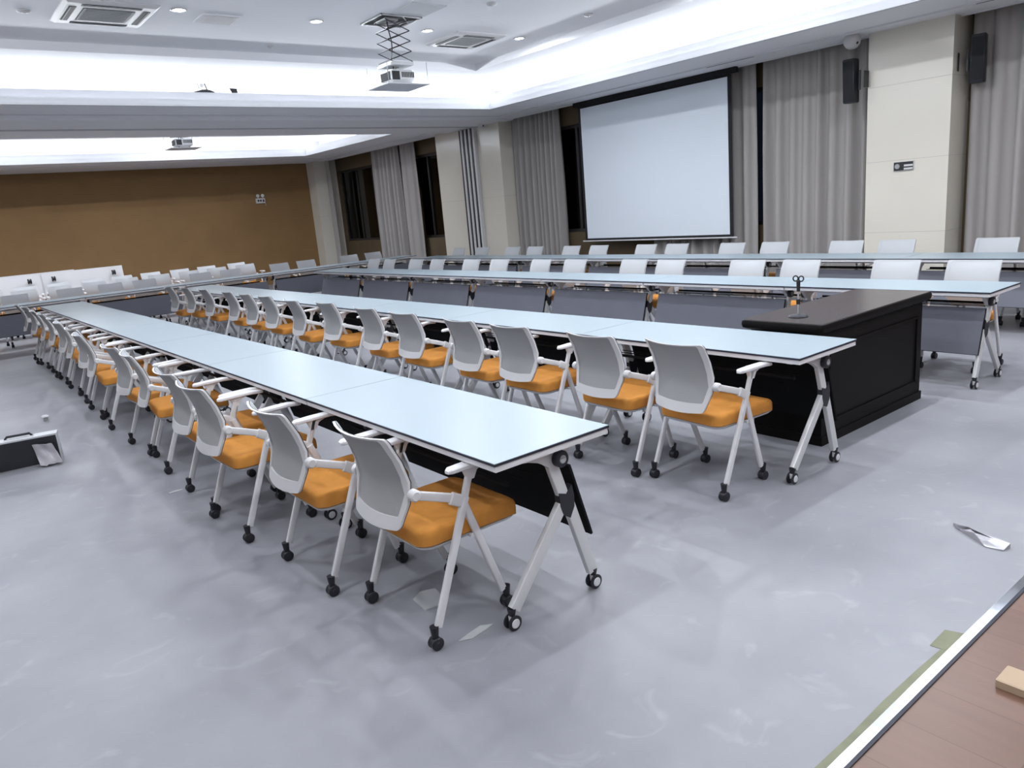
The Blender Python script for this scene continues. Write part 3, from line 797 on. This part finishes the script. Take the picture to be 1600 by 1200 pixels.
# dark devices resting on the cove ledge
T = thing('ledge_speaker', 'black shallow cone device with round grille on the far cove ledge', 'device', (3.80, 11.365, 3.565))
MB().lathe((0, 0, 0), (0, 0, 1), [(.02, .0), (.022, .002)], 'black', 10).build('foot', T)
b = MB(); L = []
for (xx, h_) in ((-.14, .004), (-.10, .016), (-.03, .036), (.03, .040), (.09, .030), (.135, .012), (.145, .004)): L.append([(xx, -.02, 0), (xx, .02, 0), (xx, .018, h_), (xx, -.018, h_)])
b.loft(L, 'black'); b.build('cone_body', T)
MB().lathe((-.02, 0, .092), (0, -1, 0), [(.030, -.008), (.030, .008), (.02, .012)], 'greycover', 18).build('round_grille', T)
b = MB(); b.bar((-.075, 0, .12), (-.06, 0, .05), .010, .008, 'edge'); b.bar((.02, 0, .125), (.045, 0, .04), .016, .008, 'edge'); b.cyl((-.02, 0, .03), (-.02, 0, .065), .006, 'whitepl', 8); b.build('side_fins', T)
tag(MB().prism([(-.055, .065), (.055, .060), (.062, .0), (-.025, .0)], -.02, .02, 'y', 'black').build('black_box', None, 0, (4.21, 11.37, 3.565)), 'little black box tilted on the far cove ledge', 'box')

# ================================================================== THINGS ON THE FLOOR
T = thing('equipment_case', 'black-fronted grey case with a top handle standing on the open floor', 'case', (.41, 6.78, 0), math.radians(-10))
b = MB(); hw = .27
b.prism([(-hw, .0), (hw-.005, .0), (hw-.012, .235), (-hw, .235)], -.005, .115, 'y', 'greycover')
b.build('shell', T, 0)
b = MB(); b.prism([(-hw+.012, .008), (hw-.020, .018), (hw-.022, .222), (-hw+.008, .222)], -.016, -.004, 'y', 'black'); b.build('front_panel', T, 0)
b = MB(); b.box(-.10, .10, .03, .085, .235, .240, 'greycover'); b.tube([(-.09, .055, .238), (-.075, .055, .258), (.075, .055, .258), (.09, .055, .238)], .010, 'black', 8); b.build('handle', T)
b = MB()
rr = random.Random(5); L = []
for j in range(7):
    v = j/6; z = .17-.165*v; row = []
    for i in range(9):
        u = i/8; row.append((.06+.13*u+.03*v+.02*v*u, -.022-.05*v*v-.016*rr.random(), z+.012*rr.random()-.01*u*(1-v)))
    L.append(row+[(p[0], p[1]+.008, p[2]) for p in reversed(row)])
b.loft(L, 'foil')
tag(b.build('plastic_bag', None, 60, None), 'crumpled clear plastic bag leaning on the black case', 'bag')
bag = bpy.data.objects['plastic_bag']; bag.location = (.43, 6.76, .004); bag.rotation_euler = (0, 0, math.radians(-10))

def flat(name, pts, z, h, k, label, cat, group=None, curl=0, seed=0):
    rr = random.Random(seed); b = MB(); n = len(pts)
    cx = sum(p[0] for p in pts)/n; cy = sum(p[1] for p in pts)/n
    hs = [rr.uniform(0, curl) for _ in pts]
    lo = [(p[0], p[1], z) for p in pts]; hi = [(p[0], p[1], z+h+q) for p, q in zip(pts, hs)]
    mid = [(cx+(p[0]-cx)*.5, cy+(p[1]-cy)*.5, z+h+rr.uniform(0, curl)) for p in pts]
    b.loft([lo, hi, mid], k)
    return tag(b.build(name, None, 50), label, cat, group)
flat('paper_scrap', [(1.446, 2.72), (1.50, 2.745), (1.566, 2.723), (1.549, 2.62), (1.50, 2.585), (1.435, 2.60)], .0005, .003, 'paper', 'pale paper scrap on the floor under the first near chair', 'paper', curl=.010, seed=1)
flat('glue_smear', [(1.40, 2.30), (1.46, 2.315), (1.53, 2.33), (1.575, 2.30), (1.52, 2.285), (1.45, 2.275)], .0005, .0015, 'paper', 'thin pale smear on the floor between the front casters', 'smear', curl=.002, seed=2)
flat('plastic_wrapper', [(3.64, 1.36), (3.605, 1.33), (3.60, 1.26), (3.585, 1.19), (3.55, 1.09), (3.50, 1.10), (3.49, 1.17), (3.55, 1.24), (3.585, 1.30)], .0005, .004, 'foil', 'crumpled clear plastic wrapper on the open floor at right', 'wrapper', curl=.03, seed=3)
flat('paper_scrap', [(1.05, 5.18), (1.10, 5.20), (1.145, 5.18), (1.14, 5.165), (1.06, 5.163)], .0005, .002, 'paper', 'short white paper sliver beside the fourth near chair', 'paper', curl=.004, seed=4)
b = MB()
for pl in ([(1.30, .965), (1.30, .990), (1.60, .992), (1.756, .990), (1.951, .988), (2.175, .993), (2.411, .990), (2.58, .984), (2.64, .966)], [(2.585, .9655), (2.580, 1.020), (2.715, 1.024), (2.735, .9655)]):
    b.prism(pl, .0003 if len(pl) > 4 else .0004, .0011 if len(pl) > 4 else .0016, 'z', 'residue')
tag(b.build('glue_residue', None, 0), 'olive glue residue strip and square patch along the steel floor trim', 'residue')
T = thing('bottle_cap', 'white bottle-like nub standing behind the black case', 'cap', (.775, 8.5, 0))
MB().lathe((0, 0, 0), (0, 0, 1), [(.012, 0), (.022, .02), (.012, .035)], 'whitepl', 14).build('neck', T)
MB().lathe((0, 0, .035), (0, 0, 1), [(.034, 0), (.036, .008), (.024, .02)], 'whitepl', 16).build('cap_top', T)
b = MB(); b.loft([rrect(.055, .075, .006, 0, 2), rrect(.055, .075, .006, .026, 2), rrect(.050, .070, .006, .029, 2)], 'card')
tag(b.build('wood_offcut', None, 30, (2.545, .705, -.003)), 'tan board offcut lying on the brown plank floor at the right edge', 'board')
